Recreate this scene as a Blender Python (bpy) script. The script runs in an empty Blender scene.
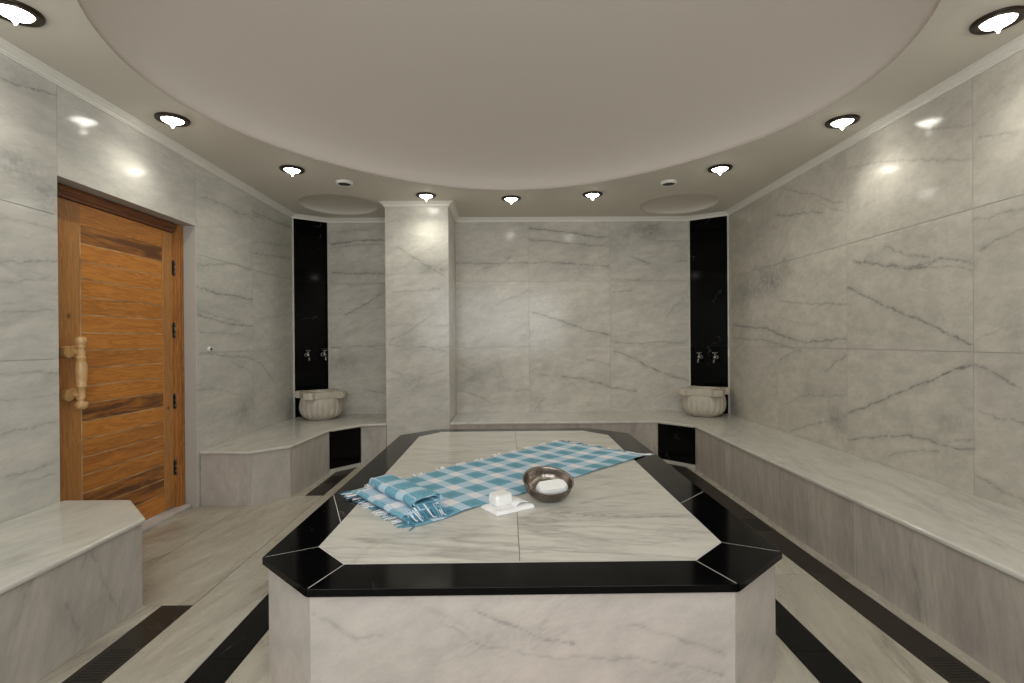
import bpy, bmesh, math, random
import numpy as np
from mathutils import Vector, Matrix, noise

sc = bpy.context.scene
C = sc.collection
H = 1.18                      # camera height above the floor
# ------------------------------------------------------------------ camera
FPX, YAW, PITCH, ROLL = 508.3, 0.009, -0.0026, -0.0074
def ray(u, v):
    """direction in the room seen at photograph point u, v"""
    U, V = u-512, v-341.5
    cr, sr = math.cos(ROLL), math.sin(ROLL)
    uu = cr*U+sr*V; vv = -sr*U+cr*V
    a, b2, c2 = uu/FPX, 1.0, -vv/FPX
    cp, sp = math.cos(PITCH), math.sin(PITCH)
    b = cp*b2-sp*c2; c = sp*b2+cp*c2
    cy, sy = math.cos(YAW), math.sin(YAW)
    return Vector((cy*a+sy*b, -sy*a+cy*b, c))
cam = bpy.data.objects.new('camera', bpy.data.cameras.new('camera'))
C.objects.link(cam)
_f = ray(512, 341.5).normalized(); _r = (ray(513, 341.5)-ray(512, 341.5)).normalized(); _u = _r.cross(_f)
_m = Matrix(((_r.x, _u.x, -_f.x), (_r.y, _u.y, -_f.y), (_r.z, _u.z, -_f.z))).to_4x4()
_m.translation = Vector((0, 0, H))
cam.matrix_world = _m
cam.data.sensor_width = 36; cam.data.lens = FPX/1024*36; cam.data.clip_start = .02
sc.camera = cam
# ------------------------------------------------------------------ light and exposure
sc.view_settings.view_transform = 'Standard'; sc.view_settings.look = 'None'
sc.view_settings.gamma = 1; sc.view_settings.use_curve_mapping = False
sc.view_settings.exposure = 0.86
LAMP = 13.0                   # emission of the glass of each ceiling light
SPOT = 4.6                   # beam of each ceiling light, watts
DAY = 34.0                    # daylight through the wide window in the wall behind the camera
w = bpy.data.worlds.new('world'); sc.world = w; w.use_nodes = True
w.node_tree.nodes['Background'].inputs[0].default_value = (.62, .72, .85, 1)
w.node_tree.nodes['Background'].inputs[1].default_value = .6
ld = bpy.data.lights.new('window_daylight', 'AREA'); ld.shape = 'RECTANGLE'; ld.size = 3.0; ld.size_y = 1.4
ld.energy = DAY; ld.color = (.95, .96, .97)
lo = bpy.data.objects.new('window_daylight', ld); C.objects.link(lo)
lo.location = (-.2, -.60, 1.60); lo.rotation_euler = (math.radians(90), 0, 0)   # shines along +Y into the room
sc.cycles.use_denoising = True
sc.cycles.max_bounces = 10; sc.cycles.diffuse_bounces = 6; sc.cycles.glossy_bounces = 5
sc.cycles.caustics_reflective = False; sc.cycles.caustics_refractive = False
sc.cycles.sample_clamp_indirect = 6

# ------------------------------------------------------------------ materials
def new_mat(name):
    m = bpy.data.materials.new(name); m.use_nodes = True
    nt = m.node_tree; b = nt.nodes['Principled BSDF']
    return m, nt, b
def N(nt, t, **kw):
    n = nt.nodes.new(t)
    for k, v in kw.items():
        if k.startswith('i_'):
            k = k[2:]; n.inputs[int(k) if k.isdigit() else k].default_value = v
        else: setattr(n, k, v)
    return n
def L(nt, a, ai, b, bi): nt.links.new(a.outputs[ai], b.inputs[bi])
def math_n(nt, op, a, b=None, clamp=False):
    n = nt.nodes.new('ShaderNodeMath'); n.operation = op; n.use_clamp = clamp
    for i, x in enumerate((a, b)):
        if x is None: continue
        if isinstance(x, (int, float)): n.inputs[i].default_value = x
        else: nt.links.new(x, n.inputs[i])
    return n.outputs[0]
def ramp(nt, x, pts):
    n = nt.nodes.new('ShaderNodeValToRGB'); e = n.color_ramp.elements
    while len(e) < len(pts): e.new(.5)
    for k, (p, c) in enumerate(pts):
        e[k].position = p; e[k].color = (c, c, c, 1) if isinstance(c, (int, float)) else (*c, 1)
    nt.links.new(x, n.inputs[0]); return n.outputs[0]
def mixc(nt, f, a, b):
    n = nt.nodes.new('ShaderNodeMix'); n.data_type = 'RGBA'
    for i, x in ((0, f), (6, a), (7, b)):
        if isinstance(x, (int, float)): n.inputs[i].default_value = x
        elif isinstance(x, tuple): n.inputs[i].default_value = (*x, 1)
        else: nt.links.new(x, n.inputs[i])
    return n.outputs[2]

def marble(name, base, dark, rough=.15, rot=(0, 0, 0), scale=(1, 1, 1), vein=.5, cloud=.5, thr=.03, tint=(.72, .66, .6), tintf=.25, spec=.3):
    m, nt, b = new_mat(name)
    tc = N(nt, 'ShaderNodeTexCoord')
    at = N(nt, 'ShaderNodeAttribute', attribute_name='slab')
    off = N(nt, 'ShaderNodeVectorMath', operation='SCALE', i_Scale=11.0); L(nt, at, 'Vector', off, 0)
    mp = N(nt, 'ShaderNodeMapping'); mp.inputs['Rotation'].default_value = rot; L(nt, tc, 'Object', mp, 0)
    sc_ = N(nt, 'ShaderNodeVectorMath', operation='MULTIPLY'); sc_.inputs[1].default_value = scale; L(nt, mp, 0, sc_, 0)
    ad = N(nt, 'ShaderNodeVectorMath', operation='ADD'); L(nt, sc_, 0, ad, 0); L(nt, off, 0, ad, 1)
    # iso-lines of a stretched noise make thin wandering veins
    n1 = N(nt, 'ShaderNodeTexNoise', i_Scale=1.1, i_Detail=7, i_Roughness=.55, i_Distortion=.5); L(nt, ad, 0, n1, 'Vector')
    d1 = math_n(nt, 'ABSOLUTE', math_n(nt, 'SUBTRACT', n1.outputs[0], .5))
    v1 = ramp(nt, d1, [(0, 1), (thr*.35, .55), (thr, 0)])
    n2 = N(nt, 'ShaderNodeTexNoise', i_Scale=2.6, i_Detail=6, i_Roughness=.6, i_Distortion=.8); L(nt, ad, 0, n2, 'Vector')
    d2 = math_n(nt, 'ABSOLUTE', math_n(nt, 'SUBTRACT', n2.outputs[0], .53))
    v2 = ramp(nt, d2, [(0, .6), (thr, 0)])
    n3 = N(nt, 'ShaderNodeTexNoise', i_Scale=1.7, i_Detail=3); L(nt, ad, 0, n3, 'Vector')
    gate = ramp(nt, n3.outputs[0], [(.42, 0), (.62, 1)])
    vv = math_n(nt, 'MULTIPLY', math_n(nt, 'MAXIMUM', v1, v2), math_n(nt, 'MULTIPLY', gate, vein))
    n4 = N(nt, 'ShaderNodeTexNoise', i_Scale=2.6, i_Detail=11, i_Roughness=.72, i_Distortion=.5); L(nt, ad, 0, n4, 'Vector')
    cl = math_n(nt, 'MULTIPLY', ramp(nt, n4.outputs[0], [(.40, 0), (.66, 1)]), cloud*.75)
    # veins that belong to this very slab
    va = N(nt, 'ShaderNodeAttribute', attribute_name='vein')
    n5 = N(nt, 'ShaderNodeTexNoise', i_Scale=22, i_Detail=8, i_Roughness=.75); L(nt, tc, 'Object', n5, 'Vector')
    br = ramp(nt, n5.outputs[0], [(.38, .3), (.56, 1.0)])
    own = math_n(nt, 'MULTIPLY', va.outputs['Fac'], br)
    tot = math_n(nt, 'ADD', math_n(nt, 'ADD', vv, cl), own, clamp=True)
    n6 = N(nt, 'ShaderNodeTexNoise', i_Scale=.9, i_Detail=4, i_Roughness=.6); L(nt, ad, 0, n6, 'Vector')
    bs = mixc(nt, math_n(nt, 'MULTIPLY', ramp(nt, n6.outputs[0], [(.4, 0), (.68, 1)]), tintf), base, tint)
    n7 = N(nt, 'ShaderNodeTexNoise', i_Scale=11, i_Detail=10, i_Roughness=.8); L(nt, ad, 0, n7, 'Vector')
    bs = mixc(nt, math_n(nt, 'MULTIPLY', ramp(nt, n7.outputs[0], [(.42, 0), (.66, 1)]), .30), bs, dark)
    col = mixc(nt, tot, bs, dark)
    nt.links.new(col, b.inputs['Base Color'])
    rr = math_n(nt, 'ADD', math_n(nt, 'MULTIPLY', n7.outputs[0], rough*.5), rough*.75)
    nt.links.new(rr, b.inputs['Roughness']); b.inputs['Specular IOR Level'].default_value = spec
    return m

def black_marble(name, base=(.002, .002, .0022), rough=.1, vein=.13, spec=.14):
    m, nt, b = new_mat(name)
    tc = N(nt, 'ShaderNodeTexCoord'); at = N(nt, 'ShaderNodeAttribute', attribute_name='slab')
    off = N(nt, 'ShaderNodeVectorMath', operation='SCALE', i_Scale=7.0); L(nt, at, 'Vector', off, 0)
    ad = N(nt, 'ShaderNodeVectorMath', operation='ADD'); L(nt, tc, 'Object', ad, 0); L(nt, off, 0, ad, 1)
    n1 = N(nt, 'ShaderNodeTexNoise', i_Scale=2.2, i_Detail=5, i_Distortion=1.2); L(nt, ad, 0, n1, 'Vector')
    d = math_n(nt, 'ABSOLUTE', math_n(nt, 'SUBTRACT', n1.outputs[0], .5))
    v = ramp(nt, d, [(0, 1), (.006, 0)])
    n2 = N(nt, 'ShaderNodeTexNoise', i_Scale=5, i_Detail=3); L(nt, ad, 0, n2, 'Vector')
    g = ramp(nt, n2.outputs[0], [(.55, 0), (.66, 1)])
    va = N(nt, 'ShaderNodeAttribute', attribute_name='vein')
    f = math_n(nt, 'ADD', math_n(nt, 'MULTIPLY', math_n(nt, 'MULTIPLY', v, g), vein), va.outputs['Fac'], clamp=True)
    nt.links.new(mixc(nt, f, base, (.42, .42, .43)), b.inputs['Base Color'])
    b.inputs['Roughness'].default_value = rough
    b.inputs['Specular IOR Level'].default_value = spec
    return m
def plain(name, col, rough=.5, metal=0, bump=0, var=0):
    m, nt, b = new_mat(name)
    b.inputs['Roughness'].default_value = rough; b.inputs['Metallic'].default_value = metal
    tc = N(nt, 'ShaderNodeTexCoord')
    n = N(nt, 'ShaderNodeTexNoise', i_Scale=6, i_Detail=5); L(nt, tc, 'Object', n, 'Vector')
    d = tuple(c*(1-var) for c in col)
    nt.links.new(mixc(nt, ramp(nt, n.outputs[0], [(.35, 0), (.7, 1)]), col, d), b.inputs['Base Color'])
    if bump:
        n2 = N(nt, 'ShaderNodeTexNoise', i_Scale=55, i_Detail=3); L(nt, tc, 'Object', n2, 'Vector')
        bp = N(nt, 'ShaderNodeBump', i_Strength=bump, i_Distance=.002); L(nt, n2, 0, bp, 'Height'); L(nt, bp, 0, b, 'Normal')
    return m
def wood(name, c1, c2, axis='Y', rough=.38):
    m, nt, b = new_mat(name)
    tc = N(nt, 'ShaderNodeTexCoord'); at = N(nt, 'ShaderNodeAttribute', attribute_name='slab')
    off = N(nt, 'ShaderNodeVectorMath', operation='SCALE', i_Scale=9.0); L(nt, at, 'Vector', off, 0)
    mu = N(nt, 'ShaderNodeVectorMath', operation='MULTIPLY'); L(nt, tc, 'Object', mu, 0)
    mu.inputs[1].default_value = (14, 1.3, 14) if axis == 'Y' else (14, 14, 1.3)
    ad = N(nt, 'ShaderNodeVectorMath', operation='ADD'); L(nt, mu, 0, ad, 0); L(nt, off, 0, ad, 1)
    n = N(nt, 'ShaderNodeTexNoise', i_Scale=1.6, i_Detail=6, i_Roughness=.6, i_Distortion=.6); L(nt, ad, 0, n, 'Vector')
    wv = math_n(nt, 'FRACT', math_n(nt, 'MULTIPLY', n.outputs[0], 7.0))
    f = math_n(nt, 'MULTIPLY', ramp(nt, wv, [(0, .0), (.7, 1), (1, .0)]), .75)
    # knots
    a2 = N(nt, 'ShaderNodeVectorMath', operation='MULTIPLY'); L(nt, tc, 'Object', a2, 0); a2.inputs[1].default_value = (0, 1, 1)
    vo = N(nt, 'ShaderNodeTexVoronoi', i_Scale=6.5); L(nt, a2, 0, vo, 'Vector')
    cs = N(nt, 'ShaderNodeSeparateXYZ'); L(nt, vo, 'Color', cs, 0)
    kn = math_n(nt, 'MULTIPLY', ramp(nt, vo.outputs['Distance'], [(0, 1), (.05, .95), (.085, .35), (.13, 0)]), math_n(nt, 'GREATER_THAN', cs.outputs[0], .68))
    dk = N(nt, 'ShaderNodeAttribute', attribute_name='shade')
    col = mixc(nt, f, c1, c2)
    col = mixc(nt, math_n(nt, 'MULTIPLY', kn, .8), col, (.07, .02, .006))
    n9 = N(nt, 'ShaderNodeTexNoise', i_Scale=1.5, i_Detail=8, i_Roughness=.7, i_Distortion=1.0); L(nt, ad, 0, n9, 'Vector')
    stripe = ramp(nt, n9.outputs[0], [(.42, 1), (.56, .35)])
    col = mixc(nt, math_n(nt, 'MULTIPLY', dk.outputs['Fac'], stripe), col, (.085, .028, .009))
    nt.links.new(col, b.inputs['Base Color']); b.inputs['Roughness'].default_value = rough
    return m

WALL = (.60, .585, .53); GREY = (.21, .205, .19)
M = {}
M['wall_r'] = marble('marble_right_wall', (.64, .605, .53), GREY, .13, rot=(.12, 0, 0), scale=(1, .75, 1.3), vein=.14, cloud=.36)
M['wall_l'] = marble('marble_left_wall', (.63, .615, .555), (.24, .245, .24), .13, rot=(-.12, 0, 0), scale=(1, .5, 1.7), vein=.14, cloud=.36, tintf=.1)
M['wall_b'] = marble('marble_back_wall', (.68, .65, .58), GREY, .16, rot=(0, .2, 0), scale=(.6, 1, 1.4), vein=.14, cloud=.36)
M['column'] = marble('marble_column', (.68, .66, .59), GREY, .16, rot=(0, .2, 0), scale=(.6, 1, 1.4), vein=.14, cloud=.3, tintf=.1)
M['reveal'] = marble('marble_door_reveal', (.62, .60, .58), (.4, .38, .38), .25, vein=.3, cloud=.3)
M['top'] = marble('marble_platform_top', (.66, .64, .575), (.30, .29, .26), .17, rot=(0, 0, .12), scale=(.45, 1.9, 1), vein=.6, cloud=.3, tintf=.1)
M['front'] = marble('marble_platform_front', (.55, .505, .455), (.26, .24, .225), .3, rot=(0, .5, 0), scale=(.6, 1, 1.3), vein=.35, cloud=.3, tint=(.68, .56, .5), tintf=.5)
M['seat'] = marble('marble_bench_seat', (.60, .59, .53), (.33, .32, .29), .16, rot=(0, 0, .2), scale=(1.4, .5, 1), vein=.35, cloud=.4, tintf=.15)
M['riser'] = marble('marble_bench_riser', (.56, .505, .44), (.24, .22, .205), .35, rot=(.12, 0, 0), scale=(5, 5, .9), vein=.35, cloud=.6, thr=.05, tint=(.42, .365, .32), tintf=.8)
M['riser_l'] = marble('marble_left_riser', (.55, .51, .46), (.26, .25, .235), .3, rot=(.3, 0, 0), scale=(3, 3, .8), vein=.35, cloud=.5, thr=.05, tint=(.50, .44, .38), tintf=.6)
M['floor'] = marble('marble_floor', (.54, .52, .45), (.25, .22, .17), .28, rot=(0, 0, .25), scale=(2.6, .5, 1), vein=.6, cloud=.55, thr=.045, tint=(.38, .33, .25), tintf=.7)
M['basin'] = marble('carved_basin_marble', (.62, .58, .50), (.36, .32, .26), .38, vein=.25, cloud=.5, tint=(.5, .44, .35), tintf=.5)
M['grout'] = plain('grey_grout', (.44, .42, .38), .8)
M['floor_grout'] = plain('dark_floor_grout', (.16, .135, .105), .8)
M['pale_grout'] = plain('pale_grout', (.6, .58, .54), .7)
M['black'] = black_marble('black_marble')
M['black_wall'] = black_marble('black_corner_marble', (.002, .002, .002), .08, .2, .08)
M['drain'] = black_marble('dark_drain_stone', (.030, .025, .019), .3, .2)
M['slot'] = plain('drain_slot', (.006, .005, .004), .8)
M['paint'] = plain('soffit_paint', (.66, .62, .55), .75, bump=.15)
M['dome'] = plain('dome_paint', (.70, .635, .575), .8, bump=.1)
M['crown'] = plain('crown_paint', (.80, .78, .72), .4)
M['pine'] = wood('orange_pine_boards', (.62, .25, .042), (.38, .115, .014), 'Y')
M['pine_v'] = wood('orange_pine_stiles', (.48, .22, .06), (.32, .13, .032), 'Z')
M['pine_f'] = wood('dark_pine_frame', (.48, .21, .06), (.24, .085, .02), 'Z')
M['pine_h'] = wood('dark_pine_head', (.21, .065, .015), (.10, .026, .007), 'Y')
M['turned'] = wood('pale_turned_wood', (.62, .40, .18), (.5, .29, .11), 'Z', .3)
M['groove'] = plain('board_groove', (.72, .50, .27), .6, var=.7)
M['bronze'] = plain('aged_bronze', (.055, .042, .028), .35, .8, var=.3)
M['chrome'] = plain('chrome', (.40, .40, .40), .15, 1)
M['steel'] = plain('hinge_steel', (.10, .09, .08), .35, .9)
M['copper'] = plain('tinned_dark_copper', (.36, .31, .27), .26, .95, bump=1.0, var=.6)
M['soap'] = plain('white_soap', (.88, .88, .86), .45)
M['cloth'] = plain('white_terry', (.86, .86, .86), .9, bump=.6)
M['plastic'] = plain('white_plastic', (.75, .75, .72), .4)
M['dark'] = plain('dark_hollow', (.01, .01, .01), .6)
M['yarn_white'] = plain('white_yarn', (.80, .80, .82), .9)
M['yarn_blue'] = plain('blue_yarn', (.09, .26, .36), .9)
def make_plaid():
    m, nt, b = new_mat('blue_white_plaid')
    uv = N(nt, 'ShaderNodeUVMap', uv_map='uv'); sp = N(nt, 'ShaderNodeSeparateXYZ'); L(nt, uv, 0, sp, 0)
    def band(o, P, ph, duty):
        fr = math_n(nt, 'FRACT', math_n(nt, 'ADD', math_n(nt, 'DIVIDE', sp.outputs[o], P), ph))
        wide = ramp(nt, fr, [(0, 0), (.03, 1), (duty, 1), (duty+.03, 0)])
        core = ramp(nt, math_n(nt, 'ABSOLUTE', math_n(nt, 'SUBTRACT', fr, duty*.5)), [(duty*.22, 1), (duty*.26, 0)])
        return wide, core
    a, ac = band(0, .158, .1, .62); c, cc = band(1, .2, .93, .58)
    s = math_n(nt, 'MULTIPLY', math_n(nt, 'ADD', a, c), .5)
    tcol = nt.nodes.new('ShaderNodeValToRGB'); e = tcol.color_ramp.elements; e.new(.5)
    for k, (p, col) in enumerate([(0, (.80, .77, .82)), (.5, (.44, .61, .73)), (1, (.11, .34, .46))]):
        e[k].position = p; e[k].color = (*col, 1)
    nt.links.new(s, tcol.inputs[0])
    deep = math_n(nt, 'MULTIPLY', math_n(nt, 'MULTIPLY', ac, cc), .6)
    col = mixc(nt, deep, tcol.outputs[0], (.06, .28, .37))
    # the fine weave
    wv = N(nt, 'ShaderNodeTexNoise', i_Scale=160, i_Detail=2); L(nt, uv, 0, wv, 'Vector')
    col = mixc(nt, math_n(nt, 'MULTIPLY', ramp(nt, wv.outputs[0], [(.45, 0), (.7, 1)]), .28), col, (.75, .78, .82))
    nt.links.new(col, b.inputs['Base Color']); b.inputs['Roughness'].default_value = .9
    bp = N(nt, 'ShaderNodeBump', i_Strength=.4, i_Distance=.002); L(nt, wv, 0, bp, 'Height'); L(nt, bp, 0, b, 'Normal')
    return m
M['plaid'] = make_plaid()
def make_glow(name, col, s):
    m = bpy.data.materials.new(name); m.use_nodes = True; nt = m.node_tree; nt.nodes.clear()
    o = nt.nodes.new('ShaderNodeOutputMaterial'); e = nt.nodes.new('ShaderNodeEmission')
    e.inputs[0].default_value = (*col, 1); e.inputs[1].default_value = s; nt.links.new(e.outputs[0], o.inputs[0]); return m
M['glow'] = make_glow('lit_frosted_glass', (1, .97, .88), LAMP)

# ------------------------------------------------------------------ mesh helpers
class MB:
    """collects pieces and links them as ONE mesh object"""
    def __init__(s): s.v = []; s.f = []; s.mi = []; s.vein = []; s.slab = []; s.shade = []; s.uv = []; s.sm = []
    def add(s, vs, fs, mi=0, vein=None, slab=None, shade=0., uv=None, smooth=False):
        o = len(s.v); n = len(vs)
        s.v += [tuple(p) for p in vs]; s.f += [tuple(i+o for i in f) for f in fs]; s.mi += [mi]*len(fs); s.sm += [smooth]*len(fs)
        s.vein += list(vein) if vein is not None else [0.]*n
        if slab is None: slab = (random.random(), random.random(), random.random())
        s.slab += [slab]*n; s.shade += [shade]*n
        s.uv += list(uv) if uv is not None else [(0., 0.)]*n
        return s
    def box(s, x0, x1, y0, y1, z0, z1, **k):
        v = [(x0, y0, z0), (x1, y0, z0), (x1, y1, z0), (x0, y1, z0), (x0, y0, z1), (x1, y0, z1), (x1, y1, z1), (x0, y1, z1)]
        return s.add(v, [(0, 3, 2, 1), (4, 5, 6, 7), (0, 1, 5, 4), (1, 2, 6, 5), (2, 3, 7, 6), (3, 0, 4, 7)], **k)
    def prism(s, pts, z0, z1, **k):
        """plan polygon (anticlockwise) pulled up from z0 to z1"""
        n = len(pts); v = [(*p, z0) for p in pts]+[(*p, z1) for p in pts]
        return s.add(v, [tuple(range(n-1, -1, -1)), tuple(range(n, 2*n))]+[(i, (i+1) % n, n+(i+1) % n, n+i) for i in range(n)], **k)
    def lathe(s, prof, n=32, c=(0, 0, 0), R=None, mod=None, **k):
        v = []; f = []
        for r, z in prof:
            for j in range(n):
                a = 2*math.pi*j/n; q = r*(mod(a, z) if mod else 1)
                p = Vector((q*math.cos(a), q*math.sin(a), z))
                if R: p = R @ p
                v.append((p.x+c[0], p.y+c[1], p.z+c[2]))
        for i in range(len(prof)-1):
            for j in range(n):
                j2 = (j+1) % n; f.append((i*n+j, i*n+j2, (i+1)*n+j2, (i+1)*n+j))
        if prof[0][0] > 1e-5: f.append(tuple(range(n-1, -1, -1)))
        if prof[-1][0] > 1e-5: f.append(tuple((len(prof)-1)*n+j for j in range(n)))
        k.setdefault('smooth', True)
        return s.add(v, f, **k)
    def tube(s, pts, rads, n=8, **k):
        pts = [Vector(p) for p in pts]
        if isinstance(rads, (int, float)): rads = [rads]*len(pts)
        v = []; f = []; up = Vector((.13, .21, .97))
        for i, p in enumerate(pts):
            t = (pts[min(i+1, len(pts)-1)]-pts[max(i-1, 0)]).normalized()
            a = t.cross(up)
            if a.length < .1: a = t.cross(Vector((1, 0, 0)))
            a.normalize(); b = t.cross(a)
            for j in range(n):
                g = 2*math.pi*j/n; v.append(p+(a*math.cos(g)+b*math.sin(g))*rads[i])
        for i in range(len(pts)-1):
            for j in range(n):
                j2 = (j+1) % n; f.append((i*n+j, i*n+j2, (i+1)*n+j2, (i+1)*n+j))
        f.append(tuple(range(n-1, -1, -1))); f.append(tuple((len(pts)-1)*n+j for j in range(n)))
        k.setdefault('smooth', True)
        return s.add(v, f, **k)
    def build(s, name, mats, parent=None, bevel=0, segs=2, subsurf=0, solid=0):
        me = bpy.data.meshes.new(name); me.from_pydata(s.v, [], s.f)
        for m in (mats if isinstance(mats, (list, tuple)) else [mats]): me.materials.append(m)
        me.polygons.foreach_set('material_index', s.mi); me.polygons.foreach_set('use_smooth', s.sm)
        a = me.attributes.new('vein', 'FLOAT', 'POINT'); a.data.foreach_set('value', np.array(s.vein, dtype=np.float32))
        a = me.attributes.new('slab', 'FLOAT_VECTOR', 'POINT'); a.data.foreach_set('vector', np.array(s.slab, dtype=np.float32).ravel())
        a = me.attributes.new('shade', 'FLOAT', 'POINT'); a.data.foreach_set('value', np.array(s.shade, dtype=np.float32))
        if any(u != (0., 0.) for u in s.uv):
            ul = me.uv_layers.new(name='uv'); li = np.zeros(len(me.loops), dtype=np.int32); me.loops.foreach_get('vertex_index', li)
            ul.data.foreach_set('uv', np.array(s.uv, dtype=np.float32)[li].ravel())
        me.update()
        o = bpy.data.objects.new(name, me); C.objects.link(o)
        if parent:
            o.parent = parent
        if solid:
            q = o.modifiers.new('s', 'SOLIDIFY'); q.thickness = solid; q.offset = 0
        if bevel:
            q = o.modifiers.new('b', 'BEVEL'); q.width = bevel; q.segments = segs; q.limit_method = 'ANGLE'; q.angle_limit = math.radians(40)
        if subsurf:
            q = o.modifiers.new('u', 'SUBSURF'); q.levels = subsurf; q.render_levels = subsurf
        return o
def thing(name, label, cat, loc=(0, 0, 0), rz=0, group=None, rot=None):
    o = bpy.data.objects.new(name, None); C.objects.link(o); o.location = loc
    o.rotation_euler = rot if rot else (0, 0, rz); o.empty_display_size = .05
    return tag(o, label, cat, group)
def tag(o, label, cat, group=None):
    o['label'] = label; o['category'] = cat
    if group: o['group'] = group
    return o
def struct(o, label=None):
    o['kind'] = 'structure'
    if label: o['label'] = label
    return o
def dup(root, loc, rz, label):
    r = root.copy(); C.objects.link(r); r.location = loc; r.rotation_euler = (0, 0, rz); r['label'] = label
    for ch in list(root.children):
        c = ch.copy(); C.objects.link(c); c.parent = r
        for g in list(ch.children):
            d = g.copy(); C.objects.link(d); d.parent = c
    return r

# --- veins of the real slabs: polylines lying in the plane of a surface
def on_plane(u, v, axis, val):
    r = ray(u, v); return Vector((0, 0, H))+r*((val-(H if axis == 2 else 0))/r[axis])
class Veins:
    def __init__(s, axis, val): s.axis = axis; s.val = val; s.L = []; s.P = []; s.ia = [i for i in range(3) if i != axis]
    def view(s, ox, oy, sc_, lines=(), patches=()):
        g = lambda x, y: on_plane(ox+x/sc_, oy+y/sc_, s.axis, s.val)
        for ent in lines:
            st = ent[0]; w_ = ent[1]
            s.L.append((st, w_, [np.array([g(*p)[i] for i in s.ia]) for p in ent[2:]]))
        for st, x, y, rx, ry in patches:
            c = g(x, y); a = g(x+rx, y); b = g(x, y+ry)
            s.P.append((st, np.array([c[i] for i in s.ia]), abs(a[s.ia[0]]-c[s.ia[0]])+.02, abs(b[s.ia[1]]-c[s.ia[1]])+.02))
        return s
    def at(s, pts):
        P = np.array(pts)[:, s.ia]; out = np.zeros(len(P))
        x, y = P[:, 0], P[:, 1]
        J = P+np.c_[.007*np.sin(y*9+x*5+1)+.004*np.sin(x*37+4*np.sin(y*13))+.0022*np.sin(x*101+y*57+3*np.sin(x*43)), .007*np.sin(x*7+y*4)+.004*np.sin(x*31+2+4*np.sin(y*17+x*5))+.0025*np.sin(x*89+y*71+4*np.sin(y*39+x*11))]
        for st, w_, L_ in s.L:
            for a, b in zip(L_[:-1], L_[1:]):
                d = b-a; t = np.clip(((J-a)@d)/max(d@d, 1e-9), 0, 1)
                q = ((J-a-t[:, None]*d)**2).sum(1)
                out = np.maximum(out, st*(np.exp(-q/(w_*.62)**2)*.8+np.exp(-q/(w_*3.2)**2)*.24))
        for st, c, rx, ry in s.P:
            q = ((J[:, 0]-c[0])/rx)**2+((J[:, 1]-c[1])/ry)**2
            out = np.maximum(out, st*np.exp(-q))
        return np.clip(out, 0, 1)
def slab_face(mb, axis, val, sign, a0, a1, b0, b1, veins=None, res=.007, mi=0):
    """a finely divided slab face in the plane axis=val, facing sign, with its rim folded back"""
    ia = [i for i in range(3) if i != axis]; g = .0016
    a0 += g; a1 -= g; b0 += g; b1 -= g
    na = max(1, int((a1-a0)/res)); nb = max(1, int((b1-b0)/res))
    A = np.linspace(a0, a1, na+1); B = np.linspace(b0, b1, nb+1)
    P = np.zeros(((na+1)*(nb+1), 3)); AA, BB = np.meshgrid(A, B, indexing='ij')
    P[:, ia[0]] = AA.ravel(); P[:, ia[1]] = BB.ravel(); P[:, axis] = val
    vn = veins.at(P) if veins else None
    flip = (sign > 0) != (axis == 1)
    i, j = np.meshgrid(np.arange(na), np.arange(nb), indexing='ij'); k = (i*(nb+1)+j).ravel()
    q = np.c_[k, k+nb+1, k+nb+2, k+1]
    if not flip: q = q[:, ::-1]
    mb.add(P.tolist(), q.tolist(), mi=mi, vein=vn.tolist() if vn is not None else None)
    n0 = [(a0, b0), (a1, b0), (a1, b1), (a0, b1)]; r = []
    for dd in (0, -sign*.006):
        for p in n0:
            c = [0, 0, 0]; c[ia[0]], c[ia[1]] = p; c[axis] = val+dd; r.append(tuple(c))
    mb.add(r, [(x, (x+1) % 4, 4+(x+1) % 4, 4+x) for x in range(4)], mi=mi)
random.seed(7)
WL, WR, YB, YN = -2.232, 2.32, 5.523, -.35
ZC = 2.505; BZ = .395
CL = [(-2.232, 5.302), (-1.926, 5.523)]; CR = [(1.978, 5.523), (2.32, 5.285)]
COL = (-1.163, -.558, 4.872)

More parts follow.
